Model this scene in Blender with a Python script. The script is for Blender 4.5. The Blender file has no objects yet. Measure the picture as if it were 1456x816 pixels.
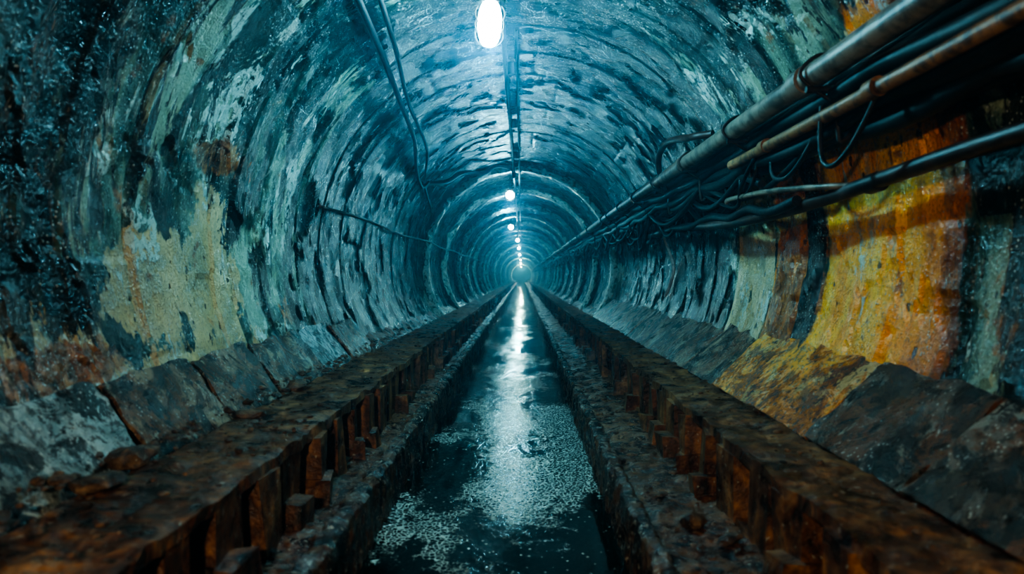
import bpy, math, random
import numpy as np
from mathutils import Vector
random.seed(4); rng=np.random.default_rng(7)
S=bpy.context.scene
CX,CZ,R=-.05,.25,1.95

# ---------------- numpy value noise
LAT=rng.random((64,64,64))
def vn(x,y,z):
    xi=np.floor(x).astype(int);yi=np.floor(y).astype(int);zi=np.floor(z).astype(int)
    fx=x-xi;fy=y-yi;fz=z-zi
    fx=fx*fx*(3-2*fx);fy=fy*fy*(3-2*fy);fz=fz*fz*(3-2*fz)
    def L(a,b,c): return LAT[(xi+a)&63,(yi+b)&63,(zi+c)&63]
    x00=L(0,0,0)*(1-fx)+L(1,0,0)*fx; x10=L(0,1,0)*(1-fx)+L(1,1,0)*fx
    x01=L(0,0,1)*(1-fx)+L(1,0,1)*fx; x11=L(0,1,1)*(1-fx)+L(1,1,1)*fx
    return (x00*(1-fy)+x10*fy)*(1-fz)+(x01*(1-fy)+x11*fy)*fz
def fbm(x,y,z,o=4):
    s=0;a=.5;t=0
    for i in range(o):
        s=s+a*vn(x*2**i+i*7.3,y*2**i+i*3.1,z*2**i+i*5.7);t+=a;a*=.5
    return s/t

def mesh_obj(name,V,F,mat,smooth=True):
    me=bpy.data.meshes.new(name)
    V=np.asarray(V,dtype=np.float32);F=np.asarray(F,dtype=np.int32)
    n=F.shape[1]
    me.vertices.add(len(V));me.vertices.foreach_set('co',V.ravel())
    me.loops.add(F.size);me.loops.foreach_set('vertex_index',F.ravel())
    me.polygons.add(len(F));me.polygons.foreach_set('loop_start',np.arange(0,F.size,n,dtype=np.int32))
    me.polygons.foreach_set('use_smooth',np.full(len(F),smooth))
    me.update(calc_edges=True);me.validate()
    if mat: me.materials.append(mat)
    ob=bpy.data.objects.new(name,me);S.collection.objects.link(ob)
    return ob
def grid_faces(nr,nc,off=0,wrap=False):
    i=np.arange(nr-1)[:,None];j=np.arange(nc if wrap else nc-1)[None,:]
    j2=(j+1)%nc
    a=i*nc+j;b=i*nc+j2;c=(i+1)*nc+j2;d=(i+1)*nc+j
    return np.stack([a,b,c,d],-1).reshape(-1,4)+off
class MB:
    def __init__(s): s.V=[];s.F=[];s.n=0
    def add(s,V,F):
        V=np.asarray(V,float).reshape(-1,3);F=np.asarray(F,int)
        s.V.append(V);s.F.append(F+s.n);s.n+=len(V)
    def box(s,x0,x1,y0,y1,z0,z1,jit=0):
        V=np.array([[x,y,z] for x in(x0,x1) for y in(y0,y1) for z in(z0,z1)],float)
        if jit: V+=rng.normal(0,jit,V.shape)
        s.add(V,[[0,1,3,2],[4,6,7,5],[0,4,5,1],[2,3,7,6],[0,2,6,4],[1,5,7,3]])
    def sweep(s,prof,ys,amp=.01,freq=8,sub=.04,closed=True):
        P=[];n=len(prof)
        for i in range(n if closed else n-1):
            a=np.array(prof[i]);b=np.array(prof[(i+1)%n]);k=max(1,int(np.linalg.norm(b-a)/sub))
            for t in range(k): P.append(a+(b-a)*t/k)
        if not closed: P.append(np.array(prof[-1]))
        P=np.array(P);ny=len(ys)
        X=np.repeat(P[None,:,0],ny,0);Z=np.repeat(P[None,:,1],ny,0);Y=np.repeat(np.array(ys)[:,None],len(P),1)
        dx=(fbm(X*freq,Y*freq,Z*freq+9)-.5)*2*amp; dz=(fbm(X*freq+31,Y*freq,Z*freq)-.5)*2*amp
        V=np.stack([X+dx,Y,Z+dz],-1)
        s.add(V.reshape(-1,3),grid_faces(ny,len(P),0,closed))
    def obj(s,name,mat,smooth=False):
        return mesh_obj(name,np.concatenate(s.V),np.concatenate(s.F),mat,smooth)

# ---------------- node helper
class NT:
    def __init__(s,name):
        s.m=bpy.data.materials.new(name);s.m.use_nodes=True;s.t=s.m.node_tree;s.t.nodes.clear()
        s.out=s.t.nodes.new('ShaderNodeOutputMaterial')
        s.b=s.t.nodes.new('ShaderNodeBsdfPrincipled');s.t.links.new(s.b.outputs[0],s.out.inputs[0])
    def set(s,sock,v):
        if isinstance(v,bpy.types.NodeSocket): s.t.links.new(v,sock)
        elif isinstance(v,(tuple,list)) and len(v)==3 and sock.type=='RGBA': sock.default_value=(*v,1)
        else: sock.default_value=v
    def n(s,typ,ins={},**kw):
        nd=s.t.nodes.new(typ)
        for k,v in kw.items(): setattr(nd,k,v)
        for k,v in ins.items(): s.set(nd.inputs[k],v)
        return nd
    def P(s,k,v): s.set(s.b.inputs[k],v)
    def obj(s): return s.n('ShaderNodeTexCoord').outputs['Object']
    def uv(s): return s.n('ShaderNodeTexCoord').outputs['UV']
    def map(s,v,sc,loc=(0,0,0)): return s.n('ShaderNodeMapping',{'Vector':v,'Scale':sc,'Location':loc}).outputs[0]
    def noise(s,v,sc,d=5,r=.55,dist=0): return s.n('ShaderNodeTexNoise',{'Vector':v,'Scale':sc,'Detail':d,'Roughness':r,'Distortion':dist}).outputs['Fac']
    def vor(s,v,sc,f='F1'): return s.n('ShaderNodeTexVoronoi',{'Vector':v,'Scale':sc},feature=f).outputs['Distance']
    def math(s,op,a,b=0,c=False):
        nd=s.n('ShaderNodeMath',operation=op,use_clamp=c);s.set(nd.inputs[0],a);s.set(nd.inputs[1],b);return nd.outputs[0]
    def ss(s,v,a,b,to0=0,to1=1):
        return s.n('ShaderNodeMapRange',{'Value':v,'From Min':a,'From Max':b,'To Min':to0,'To Max':to1},interpolation_type='SMOOTHSTEP').outputs[0]
    def ramp(s,v,st):
        nd=s.n('ShaderNodeValToRGB',{'Fac':v});e=nd.color_ramp.elements
        while len(e)<len(st): e.new(.5)
        for el,(p,c) in zip(e,st): el.position=p;el.color=(*c,1)
        return nd.outputs[0]
    def mix(s,f,a,b,bt='MIX'):
        nd=s.n('ShaderNodeMix',data_type='RGBA',blend_type=bt)
        s.set(nd.inputs[0],f);s.set(nd.inputs[6],a);s.set(nd.inputs[7],b);return nd.outputs[2]
    def bump(s,h,st,d=.02): s.P('Normal',s.n('ShaderNodeBump',{'Height':h,'Strength':st,'Distance':d}).outputs[0])
    def attr(s,name):
        a=s.n('ShaderNodeAttribute',attribute_name=name);sp=s.n('ShaderNodeSeparateColor',{'Color':a.outputs['Color']})
        return sp.outputs

# ---------------- materials
def lining_mat():
    m=NT('lining_paint');uv=m.uv();ob=m.obj()
    A=m.attr('M1');B=m.attr('M2')
    streak=m.noise(m.map(uv,(.7,3.0,1)),1.0,6,.6,.5)
    brush=m.noise(m.map(uv,(1.2,38,1)),1.0,3,.65,.2)
    patch=m.noise(m.map(uv,(1.6,3.2,1),(7,3,0)),1.0,6,.62,.8)
    patch2=m.noise(m.map(uv,(.8,3.2,1),(17,31,0)),1.2,6,.64,.5)
    fine=m.noise(ob,14,5,.6,.3); mid=m.noise(ob,3.5,6,.65,.4); micro=m.noise(ob,60,2,.6)
    v=m.math('ADD',m.math('MULTIPLY',streak,.6),m.math('MULTIPLY',mid,.28))
    v=m.math('ADD',v,m.math('MULTIPLY',brush,.10)); v=m.math('ADD',v,m.math('MULTIPLY',B[2],.2))
    base=m.ramp(v,[(.46,(.004,.009,.008)),(.56,(.017,.036,.028)),(.63,(.06,.105,.076)),(.70,(.26,.33,.23))])
    edge=m.math('ADD',m.math('MULTIPLY',m.math('SUBTRACT',patch,.5),2.6),m.math('MULTIPLY',m.math('SUBTRACT',fine,.5),.9))
    def mask(a,lo=.42,hi=.5): return m.ss(m.math('ADD',a,edge),lo,hi)
    cre=mask(A[1]); creamc=m.mix(m.ss(mid,.35,.7),(.55,.40,.19),(.26,.24,.14))
    col=m.mix(m.math('MULTIPLY',cre,m.ss(A[1],.05,.2)),base,creamc)
    yel=m.math('MULTIPLY',mask(A[0],.05,.4),m.ss(A[0],.05,.2))
    yy=m.n('ShaderNodeSeparateXYZ',{'Vector':ob}).outputs['Y']
    yv=m.math('ADD',m.math('MULTIPLY',streak,.5),m.math('MULTIPLY',mid,.3))
    yv=m.math('ADD',yv,m.ss(yy,2.95,3.45,-.04,.14)); yv=m.math('SUBTRACT',yv,m.ss(yy,4.3,4.7,0,.12))
    yelc=m.ramp(yv,[(.34,(.16,.04,.003)),(.42,(.58,.17,.004)),(.5,(.9,.32,.006)),(.60,(.95,.52,.05))])
    col=m.mix(yel,col,yelc)
    scr=m.math('MAXIMUM',m.ss(m.math('ADD',patch2,m.math('MULTIPLY',brush,.12)),.665,.68),m.math('MULTIPLY',mask(B[0],.45,.5),m.ss(B[0],.05,.2)))
    scr=m.math('MULTIPLY',scr,m.ss(fine,.40,.48))
    col=m.mix(m.math('MULTIPLY',scr,.88),col,(.42,.54,.49))
    rst=m.math('MAXIMUM',m.math('MULTIPLY',mask(A[2],.45,.6),m.ss(A[2],.05,.2)),m.ss(mid,.62,.68))
    rustc=m.ramp(fine,[(.3,(.03,.012,.005)),(.5,(.20,.07,.017)),(.68,(.45,.19,.045))])
    col=m.mix(m.math('MULTIPLY',rst,.9),col,rustc)
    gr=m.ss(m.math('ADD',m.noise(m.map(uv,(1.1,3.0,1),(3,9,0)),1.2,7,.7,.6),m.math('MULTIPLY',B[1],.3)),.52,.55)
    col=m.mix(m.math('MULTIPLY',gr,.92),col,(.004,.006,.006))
    pitd=m.math('ADD',m.vor(m.map(uv,(6,10,1)),1),m.math('MULTIPLY',fine,.9))
    pit=m.ss(pitd,.60,.56)
    col=m.mix(m.math('MULTIPLY',pit,.85),col,(.01,.009,.007))
    col=m.mix(m.math('MULTIPLY',m.ss(micro,.52,.70),.5),col,(.012,.012,.01))
    drop=m.math('MULTIPLY',m.ss(m.vor(ob,40),.26,.18),m.ss(mid,.48,.56))
    col=m.mix(m.math('MULTIPLY',drop,.7),col,(.55,.62,.58))  # sparkle of wet droplets painted in as pale flecks
    m.P('Base Color',col)
    m.P('Roughness',m.ss(mid,.35,.62,.10,.34)); m.P('Specular IOR Level',.55)
    h=m.math('ADD',m.math('MULTIPLY',fine,.6),m.math('MULTIPLY',brush,.3))
    h=m.math('ADD',h,m.math('MULTIPLY',scr,.25));h=m.math('SUBTRACT',h,m.math('MULTIPLY',pit,.5))
    h=m.math('ADD',h,m.math('MULTIPLY',gr,-.4));h=m.math('ADD',h,m.math('MULTIPLY',micro,.4))
    h=m.math('ADD',h,m.math('MULTIPLY',drop,.4))
    m.bump(h,.9,.022)
    return m.m
def rust_mat(name,dark=(.010,.005,.003),midc=(.115,.044,.016),hi=(.38,.18,.06),rough=(.22,.6),sc=1,spec=.5,fleck=.67):
    m=NT(name);ob=m.obj()
    a=m.noise(ob,5*sc,7,.68,.5);f=m.noise(ob,30*sc,4,.65);g=m.noise(m.map(ob,(1,1,.35)),14*sc,4,.6)
    v=m.math('ADD',m.math('MULTIPLY',a,.65),m.math('MULTIPLY',g,.35))
    col=m.ramp(v,[(.40,dark),(.5,midc),(.63,hi)])
    col=m.mix(m.ss(f,.5,.7,0,.6),col,dark)
    col=m.mix(m.ss(m.noise(ob,34*sc,3,.6),fleck,fleck+.03,0,.8),col,(.4,.42,.36))
    m.P('Base Color',col);m.P('Roughness',m.ss(a,.35,.65,rough[0],rough[1]));m.P('Specular IOR Level',spec)
    m.bump(m.math('ADD',m.math('MULTIPLY',f,.5),m.math('MULTIPLY',a,1.2)),1.0,.02)
    return m.m
def plate_mat(name,c0,c1,c2,kk=.50,pale=(.30,.38,.36),rusty=.60):
    m=NT(name);ob=m.obj()
    a=m.noise(ob,3.2,8,.7,.8);f=m.noise(ob,26,4,.65);b=m.noise(m.map(ob,(1,1,1),(5,2,8)),4.5,7,.68,.6);k=m.noise(m.map(ob,(1,1,1),(15,2,1)),5,8,.72,.7)
    rr=m.noise(m.map(ob,(1,1,1),(1,22,8)),2.6,6,.68,.6)
    col=m.ramp(a,[(.38,c0),(.5,c1),(.58,c2)])
    col=m.mix(m.ss(rr,rusty-.06,rusty-.02,0,.85),col,(.17,.065,.02))
    col=m.mix(m.ss(b,.57,.59,0,.8),col,pale)
    col=m.mix(m.ss(k,kk,kk+.03,0,.93),col,(.010,.008,.006))
    col=m.mix(m.ss(f,.52,.60,0,.75),col,(.015,.012,.010))
    drop=m.math('MULTIPLY',m.ss(m.vor(ob,38),.26,.18),m.ss(a,.47,.55))
    col=m.mix(m.math('MULTIPLY',drop,.7),col,(.55,.60,.56))  # droplet glints on the plates, painted as pale specks
    m.P('Base Color',col);m.P('Roughness',m.ss(a,.4,.6,.16,.4));m.P('Specular IOR Level',.6)
    m.bump(m.math('ADD',m.math('MULTIPLY',f,.6),m.math('ADD',m.math('MULTIPLY',k,-1.2),m.math('MULTIPLY',b,.8))),1,.03)
    return m.m
def water_mat():
    m=NT('dirty_water');ob=m.obj()
    big=m.noise(m.map(ob,(1.3,.55,1),(2.1,.4,0)),1.5,6,.6,.4)
    cell=m.vor(m.n('ShaderNodeMix',{0:.03,4:ob,5:m.n('ShaderNodeTexNoise',{'Vector':ob,'Scale':6}).outputs['Color']},data_type='VECTOR').outputs[1],40,'DISTANCE_TO_EDGE')
    sx=m.n('ShaderNodeSeparateXYZ',{'Vector':ob}).outputs
    raft=m.math('MULTIPLY',m.ss(sx['Y'],2.9,4.0),m.ss(sx['Y'],8.5,6.0)); raft=m.math('MULTIPLY',raft,m.ss(sx['X'],-.5,-.05))
    brk=m.noise(ob,9,6,.75,.5)
    fo=m.ss(m.math('ADD',m.math('ADD',m.math('MULTIPLY',big,.9),m.math('MULTIPLY',brk,.45)),m.math('MULTIPLY',raft,.11)),.70,.77)
    lace=m.ss(cell,.13,.03); dots=m.ss(m.vor(ob,22),.17,.10); dots=m.math('MULTIPLY',dots,m.ss(m.noise(ob,3.5,3),.42,.52))
    f=m.math('MAXIMUM',m.math('MULTIPLY',fo,lace),m.math('MULTIPLY',dots,.9))
    col=m.mix(m.math('MULTIPLY',f,.9),(.002,.006,.004),(.55,.64,.58))  # foam and bubble colour, brightened to stand in for water glints
    m.P('Base Color',col);m.P('Roughness',m.math('ADD',m.math('MULTIPLY',f,.12),.02));m.P('IOR',1.33);m.P('Specular IOR Level',.8)
    w=m.noise(m.map(ob,(1,.8,1)),7,4,.6,.5);w2=m.noise(ob,26,4,.6)
    calm=m.ss(m.math('ADD',big,m.math('MULTIPLY',raft,.12)),.42,.62,.08,.9)
    h=m.math('MULTIPLY',m.math('ADD',m.math('MULTIPLY',w,.6),m.math('MULTIPLY',w2,.6)),calm)
    h=m.math('ADD',h,m.math('MULTIPLY',f,.5))
    m.bump(h,.38,.02)
    return m.m
def plain(name,c,r=.5,metal=0,sc=12,var=.6):
    m=NT(name);ob=m.obj();a=m.noise(ob,sc,6,.65,.3)
    col=m.mix(m.ss(a,.42,.62),c,tuple(x*(1-var) for x in c));m.P('Base Color',col);m.P('Roughness',r);m.P('Metallic',metal)
    m.bump(a,.5,.01);return m.m
def emis(name,c,s):
    m=NT(name);m.P('Base Color',(0,0,0));m.P('Emission Color',c);m.P('Emission Strength',s);m.m.cycles.emission_sampling='NONE';return m.m

M_line=lining_mat();M_rust=rust_mat('rusty_steel')
M_rust2=rust_mat('rusty_wet_curb',(.005,.003,.002),(.05,.021,.008),(.18,.08,.025),(.12,.4),1.3,.6,.60)
M_mud=rust_mat('wet_mud',(.010,.006,.003),(.12,.042,.013),(.30,.125,.035),(.16,.45),1.5,.6,.62)
M_rub=rust_mat('rubble_stone',(.012,.008,.005),(.09,.045,.02),(.26,.16,.08),(.3,.7),2)
M_water=water_mat()
M_pipe=plain('pipe_grey_paint',(.22,.175,.125),.45,.1,9,.7)
M_pipe2=plain('pipe_tan_rust',(.28,.13,.04),.5,.1,14,.75)
M_blk=plain('cable_black',(.006,.006,.006),.55,0,20,.4)
M_hose=plain('hose_dark',(.04,.021,.013),.45,0,10,.6)
M_iron=plain('bracket_iron',(.03,.019,.012),.55,.3,20,.6)
M_pale=plain('hose_pale',(.35,.38,.36),.35,0,20,.5)

# ---------------- tunnel lining
NTH=320
ys=np.concatenate([np.arange(-6,13,.028),np.arange(13,60,.08),np.arange(60,131,.3)])
th=np.linspace(0,2*np.pi,NTH,endpoint=False)
Y,T=np.meshgrid(ys,th,indexing='ij')
ringb=[-6.]
fixed=[2.25,2.93,3.45,4.33,4.62,5.12,6.0,6.7]
while ringb[-1]<1.6: ringb.append(ringb[-1]+rng.uniform(.5,.85))
ringb+=fixed
while ringb[-1]<131: ringb.append(ringb[-1]+rng.uniform(.5,1.3))
ringb=np.array(ringb);ri=np.searchsorted(ringb,Y)
roff=rng.normal(0,.011,len(ringb)+2);rval=rng.random(len(ringb)+2)
seg=np.floor((T/(2*np.pi)*11+rval[ri]*3)).astype(int)
segv=rng.random((len(ringb)+2,20))[ri,seg%20]
dist=np.min(np.abs(ys[:,None]-ringb[None,:]),1)
near=1-.65/(1+np.exp(-(Y-6.5)*3))
r=R+roff[ri]*near+(segv-.5)*.012*near
r+=np.where(dist<.02,.014,0)[:,None]*near
sf=(T/(2*np.pi)*11+rval[ri]*3)%1
r+=np.where((sf<.008),.006,0)
X0=np.cos(T);Z0=np.sin(T)
r+=(fbm(X0*3+5,Y*1.6,Z0*3+5,4)-.5)*.05*(.5+.5*near)+(fbm(X0*12+5,Y*9,Z0*12+5,3)-.5)*.012
fl=fbm(X0*5+15,Y*3.1,Z0*5+25,5)
r+=np.where(fl>.57,.014,0)
flange=np.zeros_like(Y)
for fy in np.arange(13.6,130,3.4):
    g=np.exp(-((Y-fy)/.26)**4);flange=np.maximum(flange,g)
r-=flange*.15
V=np.stack([CX+r*X0,Y,CZ+r*Z0],-1).reshape(-1,3)
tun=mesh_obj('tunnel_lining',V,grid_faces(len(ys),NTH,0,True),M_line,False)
me=tun.data
D=np.degrees(T)
def ell(y,a,dy,da):
    dd=(D-a+180)%360-180
    return np.clip(1.25-np.sqrt(((Y-y)/dy)**2+(dd/da)**2)*.9,0,1)
def band(y0,y1,a0,a1,s=.12,sa=7):
    dd=(D+180)%360-180
    b=1/(1+np.exp(-(Y-y0)/s*3))*1/(1+np.exp((Y-y1)/s*3))
    return b/(1+np.exp(-(dd-a0)/sa*3))/(1+np.exp((dd-a1)/sa*3))
yel=np.maximum.reduce([band(2.98,3.5,-36,28,.04)*1.6,band(3.4,4.3,-36,-4,.06)*.95,band(3.4,4.3,-34,20,.06)*.45,ell(4.0,-26,.9,9),band(4.62,5.1,-36,24,.04)*1.1,ell(5.8,-30,.8,8)*.7])
cre=np.maximum.reduce([ell(3.6,189,.4,10)*1.4,ell(4.35,188,.36,15)*1.4,ell(4.9,205,.9,8)*.9,ell(3.9,205,1.4,8)*1.0,ell(2.8,199,.4,6)*.9,band(3.45,4.3,-24,28,.05)*1.2,band(5.15,6.0,-30,20,.05)*.9,ell(2.4,196,.5,8)*.7])
rust=np.maximum.reduce([ell(4.5,165,.45,3.5),ell(4.6,211,1.6,7)*.8,band(4.6,5.12,-34,24,.04)*.5,ell(6.5,-32,1.5,9)*.8,ell(2.6,199,.8,3.5),band(4.3,4.62,-30,30,.04)*.6,ell(3.9,47,.3,4)*.7,ell(7,205,2,6)*.7,ell(2.4,-10,.4,12)*.5,ell(5.5,197,.6,5)*.6,band(2.95,3.12,-34,24,.03)*.35])
blu=np.maximum.reduce([ell(2.6,205,.7,10),ell(4.2,153,.3,13),ell(4.05,141,.4,6)*.9,ell(3.6,178,.2,12)*.7,ell(8,-30,1.6,7)*.8,ell(11.5,-35,2,6)*.8,ell(12,205,2.5,8)*.8,ell(5.2,200,.6,6)*.6,ell(5,40,1,6)*.7,ell(4.8,62,.8,8)*.7,ell(5.6,160,.3,15)*.8,ell(3.2,172,.2,8)*.7,flange*1.15])  # scraped pale paint; far flanges get their lit rims as pale colour
drk=np.clip(np.maximum.reduce([band(1,2.6,-20,60,.3),ell(9,90,5.5,60)*1.0,ell(1.9,165,1.0,45)*1.0,band(4.36,4.6,-40,40,.03)*1.2,ell(9,20,3,25)*.5,  # frame-edge shade put into the paint colour, beside a dark ring gap
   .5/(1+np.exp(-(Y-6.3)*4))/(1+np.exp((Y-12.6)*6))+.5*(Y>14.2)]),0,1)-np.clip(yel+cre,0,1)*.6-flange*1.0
rng2=rval[ri]*.5+segv*.5
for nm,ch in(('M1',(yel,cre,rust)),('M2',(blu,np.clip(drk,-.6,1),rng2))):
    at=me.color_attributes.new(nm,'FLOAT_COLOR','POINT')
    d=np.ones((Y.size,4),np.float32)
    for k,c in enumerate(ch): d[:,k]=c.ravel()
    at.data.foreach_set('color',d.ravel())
uvl=me.uv_layers.new(name='UVMap')
li=np.empty(len(me.loops),np.int32);me.loops.foreach_get('vertex_index',li)
U=(T*R).ravel()[li];W=Y.ravel()[li]
U4=U.reshape(-1,4);wr=(U4.max(1)-U4.min(1))>5
U4[wr]=np.where(U4[wr]<3,U4[wr]+2*np.pi*R,U4[wr])
uvl.data.foreach_set('uv',np.stack([U4.ravel(),W],-1).astype(np.float32).ravel())
mb=MB();mb.box(-2.3,2.2,131.05,131.4,-2,2.5);mb.obj('wall_end',plain('end_plaster',(.2,.3,.34),.6))
mb=MB();mb.box(-2.3,2.2,-6.4,-6.03,-2,2.5);mb.obj('wall_back',M_rust)

# ---------------- floor
fy=np.concatenate([np.arange(-6,14,.05),np.arange(14,131,.5)])
mb=MB()
mb.sweep([(-1.85,-.62),(-1.6,-.8),(-1.35,-.95),(-1.15,-1.1),(-.78,-1.12),(-.74,-1.4),(.52,-1.4),(.56,-1.12),(1.0,-1.1),(1.2,-.95),(1.5,-.8),(1.8,-.62)],fy,.035,7,.035,False)
mb.obj('floor',M_mud,False)
mb=MB();V=[(-.76,-6,-1.25),(.54,-6,-1.25),(.54,131,-1.25),(-.76,131,-1.25)];mb.add(V,[[0,1,2,3]]);mb.obj('channel_water',M_water)
for nm,x0,x1 in(('channel_curb',-.79,-.70),('channel_curb.001',.45,.53)):
    mb=MB();mb.sweep([(x0,-1.35),(x0+.005,-1.0),(x0+.02,-.985),(x1-.02,-.985),(x1,-1.0),(x1+.005,-1.35)],np.concatenate([np.arange(-2,14,.03),np.arange(14,131,.5)]),.024,14,.025)
    mb.obj(nm,M_rust2,False)
# beams
yb=np.concatenate([np.arange(-2,14,.035),np.arange(14,131,.5)])
for nm,xi,xo in(('steel_beam',-1.03,-1.50),('steel_beam.001',.95,1.31)):
    s=1 if xo>xi else -1
    mb=MB();w=xi+s*.20
    pr=[(xi,-.75),(xo,-.75),(xo,-.81),(w+s*.05,-.81),(w+s*.05,-1.16),(xi,-1.16),(xi,-1.08),(w,-1.08),(w,-.80),(xi,-.80)]
    mb.sweep(pr,yb,.03,7,.03)
    y=-1.8
    while y<60:
        wd=rng.uniform(.12,.22)
        a,b=sorted((xi+s*rng.uniform(-.04,.01),w+s*.01))
        if rng.random()<.95: mb.box(a,b,y,y+wd,-1.11-rng.uniform(0,.03),-.79,.010)
        if rng.random()<.55:
            a,b=sorted((xi-s*.08,w));mb.box(a,b,y-.02,y+wd*.7,-1.13,-.99,.014)
        y+=rng.uniform(.32,.42)
    mb.obj(nm,M_rust,False)
# rubble
import bmesh
bm=bmesh.new();bmesh.ops.create_icosphere(bm,subdivisions=2,radius=1)
bm.verts.ensure_lookup_table();IV=np.array([v.co[:] for v in bm.verts]);IF=np.array([[v.index for v in f.verts] for f in bm.faces]);bm.free()
def rocks(name,specs,mat):
    Vs=[];Fs=[];n=0
    for (x,y,z,s) in specs:
        o=rng.uniform(0,50,3);V=IV*(1+.9*(vn(IV[:,0]*1.3+o[0],IV[:,1]*1.3+o[1],IV[:,2]*1.3+o[2])[:,None]-.5))
        V=V*np.array([s*rng.uniform(.7,1.4),s*rng.uniform(.7,1.5),s*rng.uniform(.35,.7)])
        q=rng.uniform(0,6.28);c,sn=math.cos(q),math.sin(q)
        V=np.stack([V[:,0]*c-V[:,1]*sn,V[:,0]*sn+V[:,1]*c,V[:,2]],-1)+np.array([x,y,z])
        Vs.append(V);Fs.append(IF+n);n+=len(V)
    return mesh_obj(name,np.concatenate(Vs),np.concatenate(Fs),mat,False)
sp=[]
for _ in range(1700):
    y=abs(rng.normal(0,5))+1.0;s=min(.03,.004+rng.exponential(.005))
    k=rng.random()
    if k<.25: sp.append((rng.uniform(-1.5,-1.06),y,-.735,s))
    elif k<.4: sp.append((rng.uniform(.98,1.3),y,-.735,s*.8))
    elif k<.55: sp.append((rng.uniform(-1.0,-.82),y,-1.1,s))
    elif k<.85: sp.append((rng.uniform(.57,.94),y,-1.1,s))
    else: sp.append((rng.uniform(-1.68,-1.5),y,-.74+rng.uniform(0,.04),s*1.6))
sp+=[(-1.5,2.35,-.72,.09),(-1.55,2.7,-.72,.07),(-1.45,3.6,-.74,.06),(-1.5,4.5,-.73,.08),(.75,3.0,-1.08,.06),(.85,2.8,-1.08,.05)]
rocks('rubble',sp,M_rub)
# lower plates
def plates(name,top,bot,specs,mat):
    mb=MB()
    for y0,y1,lift in specs:
        n,k=max(4,int((y1-y0)/.04)),14
        tt=np.linspace(0,1,k)[None,:]*np.ones((n,1));yy=np.linspace(y0,y1,n)[:,None]*np.ones((1,k))
        yy=yy+(fbm(tt*4+y0,yy*0+y0,yy*0)-.5)*.12
        ln=lift*.7*(yy-y0)/(y1-y0)+rng.uniform(0,.008)
        xx=top[0]+(bot[0]-top[0])*tt;zz=top[1]+(bot[1]-top[1])*tt
        nx,nz=-(bot[1]-top[1]),(bot[0]-top[0]);L=math.hypot(nx,nz);nx/=L;nz/=L
        if (top[0]*nx)>0: nx,nz=-nx,-nz
        d=ln+(fbm(xx*6,yy*6,zz*6+3)-.5)*.015
        zz=zz+np.where(tt==0,(fbm(yy*5,yy*0,yy*0)-.5)*.08,0)
        Vt=np.stack([xx+nx*d,yy,zz+nz*d],-1).reshape(-1,3);Vb=Vt-np.array([nx,0,nz])*.018
        mb.add(Vt,grid_faces(n,k));mb.add(Vb,grid_faces(n,k))
        idx=lambda i,j:i*k+j
        ring=[idx(0,j) for j in range(k)]+[idx(i,k-1) for i in range(1,n)]+[idx(n-1,j) for j in range(k-2,-1,-1)]+[idx(i,0) for i in range(n-2,0,-1)]
        base=mb.n-2*n*k
        mb.V.append(np.zeros((0,3)));mb.F.append(np.array([[a+base,b+base,b+base+n*k,a+base+n*k] for a,b in zip(ring,ring[1:]+ring[:1])]))
    return mb.obj(name,mat,False)
M_plg=plate_mat('plate_grey',(.03,.02,.013),(.08,.065,.05),(.20,.17,.135),.52,(.28,.31,.27),.54)
M_plb=plate_mat('plate_bluegrey',(.07,.09,.09),(.18,.24,.24),(.38,.48,.47),.52,(.45,.56,.54),.66)
M_plo=plate_mat('plate_orange',(.2,.05,.005),(.72,.23,.010),(.95,.42,.03),.59,(.6,.40,.16),.60)
M_plr=plate_mat('plate_brown',(.03,.016,.009),(.14,.08,.04),(.34,.24,.14),.51,(.32,.33,.26),.56)
RT,RB=(1.80,-.44),(1.40,-.80)
plates('lining_plate',RT,RB,[(.4,1.55,.02),(1.6,2.5,.03),(2.54,3.35,.04)],M_plg)
plates('lining_plate.001',RT,RB,[(3.4,4.05,.05),(4.1,5.0,.04)],M_plo)
plates('lining_plate.002',RT,RB,[(5.05,5.9,.03),(6,6.8,.03),(6.9,7.9,.02),(8,9.1,.02),(9.2,10.5,.02),(10.6,12,.02),(12.1,13.4,.02)],M_plr)
LT,LB=(-1.86,-.46),(-1.60,-.80)
plates('lining_plate.003',LT,LB,[(1.9,2.9,.02),(5.6,6.3,.04)],M_plb)
plates('lining_plate.004',LT,LB,[(2.95,3.7,.03),(3.8,4.5,.03),(4.6,5.5,.05),(6.5,7.3,.03)],M_plr)

# ---------------- pipes & cables
def curve(name,spl,mat,parent=None,res=6):
    cu=bpy.data.curves.new(name,'CURVE');cu.dimensions='3D';cu.bevel_depth=1;cu.bevel_resolution=res;cu.use_fill_caps=True
    for pts,rad in spl:
        s=cu.splines.new('POLY');s.points.add(len(pts)-1)
        for p,q in zip(s.points,pts): p.co=(*q,1);p.radius=rad
    cu.materials.append(mat)
    ob=bpy.data.objects.new(name,cu);S.collection.objects.link(ob)
    if parent: ob.parent=parent
    return ob
def cr(pts,n=10):
    P=[Vector(p) for p in pts];P=[2*P[0]-P[1]]+P+[2*P[-1]-P[-2]];o=[]
    for i in range(1,len(P)-2):
        a,b,c,d=P[i-1:i+3]
        for k in range(n):
            t=k/n;o.append(.5*((2*b)+(-a+c)*t+(2*a-5*b+4*c-d)*t*t+(-a+3*b-3*c+d)*t**3))
    o.append(P[-2]);return [tuple(v) for v in o]
def longp(x,z,y0=-2,y1=110,wob=.01,sag=0,sp=1.6,ph=0,f=.8):
    pts=[];y=y0
    while y<y1:
        pts.append((x+wob*math.sin(y*f+ph*3),y,z+wob*math.cos(y*f*.83+ph)-sag*abs(math.sin(math.pi*(y+ph)/sp))))
        y+=.1 if y<14 else .6
    return pts
sp=[(longp(1.45,1.0,wob=.006),.062)]
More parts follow.
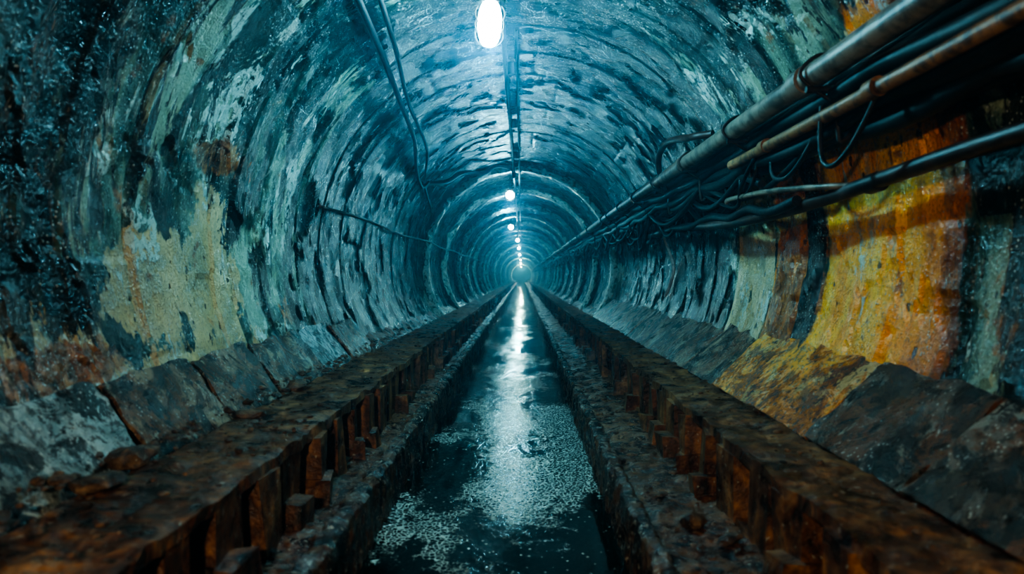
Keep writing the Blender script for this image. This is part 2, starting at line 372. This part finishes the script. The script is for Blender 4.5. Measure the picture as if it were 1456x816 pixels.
for y in np.arange(.9,60,2.6): sp.append(([(1.45,y,1.0),(1.45,y+.12,1.0)],.074))
curve('water_pipe',sp,M_pipe,res=8)
sp=[(longp(1.5,.80,-2,4.9,.008),.034)]
for y in(1.2,2.9,4.2): sp.append(([(1.5,y,.8),(1.5,y+.08,.8)],.044))
curve('conduit_pipe',sp,M_pipe2)
sp=[(cr([(1.72,-2,.5),(1.7,1.0,.5),(1.7,2.4,.49),(1.68,3.2,.455),(1.66,3.9,.42),(1.62,4.6,.40),(1.6,5.6,.42),(1.64,7,.5),(1.66,9,.52)]),.038)]
for y,z in((2.0,.495),(3.25,.45)): sp.append(([(1.69,y,z),(1.69,y+.1,z-.004)],.048))
curve('drain_hose',sp,M_hose)
bun=[]
for i,(x,z,rr) in enumerate([(1.60,.95,.06),(1.66,.88,.07),(1.61,.83,.055),(1.70,.80,.065),(1.64,.76,.05),(1.72,.74,.04),(1.56,.90,.04),(1.73,.93,.06),(1.62,1.01,.045),(1.58,.79,.04)]):
    bun.append((longp(x,z,wob=.02,sag=.01+.05*random.random(),sp=random.choice([1.3,1.6,2.2]),ph=i*.37,f=.7+i*.1),rr))
bun.append((longp(1.6,.74,4.5,60,.03,.16,1.7,.2,.9),.026));bun.append((longp(1.57,.76,3.9,60,.03,.22,2.3,.9,1.1),.02));bun.append((longp(1.64,.72,5,60,.03,.26,1.45,.5,1.3),.024))
for k in range(34):
    y=random.uniform(4.0,20);L=random.uniform(.3,.9);d=random.uniform(.08,.38);x=1.58+random.uniform(-.05,.05)
    bun.append((cr([(x,y,.76),(x-.02,y+L*.2,.72-d*.8),(x-.03,y+L*.5,.70-d),(x,y+L*.8,.72-d*.7),(x+.02,y+L,.74)]),random.uniform(.010,.022)))
bun.append((cr([(1.50,3.45,.85),(1.48,3.42,.68),(1.48,3.38,.56),(1.48,3.25,.53),(1.50,3.1,.62),(1.53,2.95,.8)]),.013))
bun.append((cr([(1.62,7.4,.52),(1.6,6.5,.47),(1.6,5.8,.5),(1.58,5.2,.44),(1.58,4.8,.47),(1.58,4.4,.41),(1.6,4.0,.44)]),.032))
bun.append((cr([(1.6,6,.7),(1.55,5.0,.5),(1.5,4.7,.62),(1.5,4.4,.78)]),.014))
bun.append((cr([(1.56,4.3,.78),(1.53,4.2,.62),(1.53,4.0,.57),(1.54,3.8,.64),(1.56,3.6,.8)]),.013))
curve('cable_bundle',bun,M_blk,res=4)
curve('branch_pipe',[(cr([(1.52,5.1,.55),(1.52,5.0,.56),(1.54,4.3,.53),(1.6,3.7,.48),(1.67,3.5,.46)]),.018)],M_pipe)
curve('elbow_pipe',[(cr([(1.5,7.2,.9),(1.4,7.0,1.08),(1.36,6.8,1.2),(1.36,6.4,1.25),(1.36,5.6,1.13),(1.5,5.4,1.12)]),.03)],M_hose)
curve('pale_hose',[(cr([(1.78,8.6,.5),(1.83,8.5,.3),(1.86,8.4,.1),(1.84,8.5,-.1),(1.8,8.6,-.25)]),.02)],M_pale)
sp=[]
for y in list(np.arange(.8,12,1.3))+list(np.arange(12,60,2.6)):
    sp.append((cr([(1.55,y,1.09),(1.45,y,1.085),(1.37,y,1.0),(1.44,y,.92),(1.55,y,.85)],5),.010))
    sp.append((cr([(1.84,y,.98),(1.6,y,.68),(1.56,y,.72),(1.55,y,.95)],5),.014))
    sp.append(([(1.4,y,.92),(1.86,y,.92)],.018))
curve('pipe_bracket',sp,M_iron,res=2)
def onw(a,y,o=.03): return (CX+(R-o)*math.cos(math.radians(a)),y,CZ+(R-o)*math.sin(math.radians(a)))
curve('ceiling_cable',[(cr([onw(121,1),onw(121,3),onw(124,5,.06),onw(128,6.6,.12),onw(132,8.2,.1),onw(139,9.6,.05),onw(143,10.4,.1),onw(139,10.8,.06)]),.026),
  (cr([onw(119,1),onw(118.5,4),onw(121,5.4,.08),onw(126,7,.06),onw(130,8.8,.12),onw(138,10.2,.08),onw(142,11,.03),onw(150,13,.03)]),.02),
  (cr([onw(141,10.8),onw(132,11.6,.12),onw(122,12.2,.06),onw(112,12.7,.16),onw(104,13,.05),onw(95,13.2,.1),onw(93,13.2,.3)]),.04)],M_blk,res=4)
curve('wall_cable',[([onw(167+.5*math.sin(y*1.3),y,.02+.02*math.sin(y*2)+(.14 if y>13.2 else 0)) for y in np.arange(6.5,60,.25)],.014)],M_hose,res=3)
curve('ceiling_conduit',[([onw(93.5,y,.04 if y<13 else .17) for y in np.arange(0,110,.5)],.025),([onw(90,y,.04 if y<13 else .17) for y in np.arange(6,110,.5)],.016)]+[([onw(91.7,y,.02),onw(91.7,y,.14)],.045) for y in np.arange(7,13,2.5)],M_blk,res=3)

# ---------------- lamps
M_em=emis('lamp_glow_cyan',(.42,.88,1.0),70);M_fill=emis('fill_glow_warm',(1.0,.80,.55),15)
def lamp(i,x,y,z,mat,watt,col,L=.50,r=.088,drop=.2):
    nm='tunnel_lamp' if i==0 else 'tunnel_lamp.%03d'%i
    e=bpy.data.objects.new(nm,None);S.collection.objects.link(e);e.location=(x,y,z)
    nu,nv=12,16;V=[];
    for a in range(nu+1):
        t=a/nu;yy=-math.cos(math.pi*t)*L/2;rr=r*math.sin(math.pi*t)**.55+.001
        for b in range(nv): V.append((rr*math.cos(2*math.pi*b/nv),yy,rr*.9*math.sin(2*math.pi*b/nv)))
    o=mesh_obj('glass_globe',V,grid_faces(nu+1,nv,0,True),mat);o.parent=e
    mb=MB();mb.box(-.06,.06,-L*.35,L*.35,.075,.12);mb.box(-.02,.02,-.03,.03,.12,max(.16,CZ+R-z-.03));o=mb.obj('housing',M_iron);o.parent=e
    sp=[]
    for q in(-.22,0,.22):
        sp.append(([((r+.02)*math.cos(t),q*L*1.2,(r+.02)*math.sin(t)) for t in np.linspace(math.pi*.2,-math.pi*1.2,16)],.004))
    o=curve('wire_guard',sp,M_iron,e,2)
    l=bpy.data.lights.new('bulb','POINT');l.energy=watt;l.color=col;l.shadow_soft_size=.07
    lo=bpy.data.objects.new('bulb',l);S.collection.objects.link(lo);lo.parent=e;lo.location=(0,0,-drop)
    return e
CY=(.22,.76,1.0)
lamps=[(-.24,5.1,1.87,130),(-.26,15,1.78,62),(-.4,25,1.8,80),(-.22,35,1.85,90),(-.2,46,1.9,110),(-.2,60,1.9,140),(-.15,78,1.9,220),(-.15,100,1.9,400),(-.15,122,1.7,900)]
for i,(x,y,z,w) in enumerate(lamps):
    e=lamp(i,x,y,z,M_em,w,CY)
    if i==0: e.rotation_euler=(math.radians(-14),0,math.radians(4))
lamp(9,-.45,-.9,.75,M_fill,200,(1.0,.78,.50),.3,.06)  # unseen warm lamp added behind the camera to brighten foreground and yellow wall

# ---------------- world + haze
w=bpy.data.worlds.new('World');S.world=w;w.use_nodes=True;nt=w.node_tree
nt.nodes['Background'].inputs[0].default_value=(0,0,0,1);nt.nodes['Background'].inputs[1].default_value=0
m=bpy.data.materials.new('damp_haze');m.use_nodes=True;m.node_tree.nodes.clear()
vo=m.node_tree.nodes.new('ShaderNodeVolumeScatter');vo.inputs['Color'].default_value=(.2,.7,1,1);vo.inputs['Density'].default_value=.018;vo.inputs['Anisotropy'].default_value=.6
ou=m.node_tree.nodes.new('ShaderNodeOutputMaterial');m.node_tree.links.new(vo.outputs[0],ou.inputs['Volume'])
mb=MB();mb.box(-2.2,2.1,-6.02,131.04,-1.9,2.4);mb.obj('damp_air',m)

# ---------------- camera
c=bpy.data.cameras.new('Camera');co=bpy.data.objects.new('Camera',c);S.collection.objects.link(co);S.camera=co
c.sensor_width=36;c.lens=24;c.clip_end=300
co.location=(0,0,0);co.rotation_euler=(math.radians(90-.89),0,math.radians(.83))
c.dof.use_dof=True;c.dof.focus_distance=7;c.dof.aperture_fstop=1.6
S.view_settings.view_transform='AgX';S.view_settings.look='AgX - High Contrast';S.view_settings.exposure=0.4
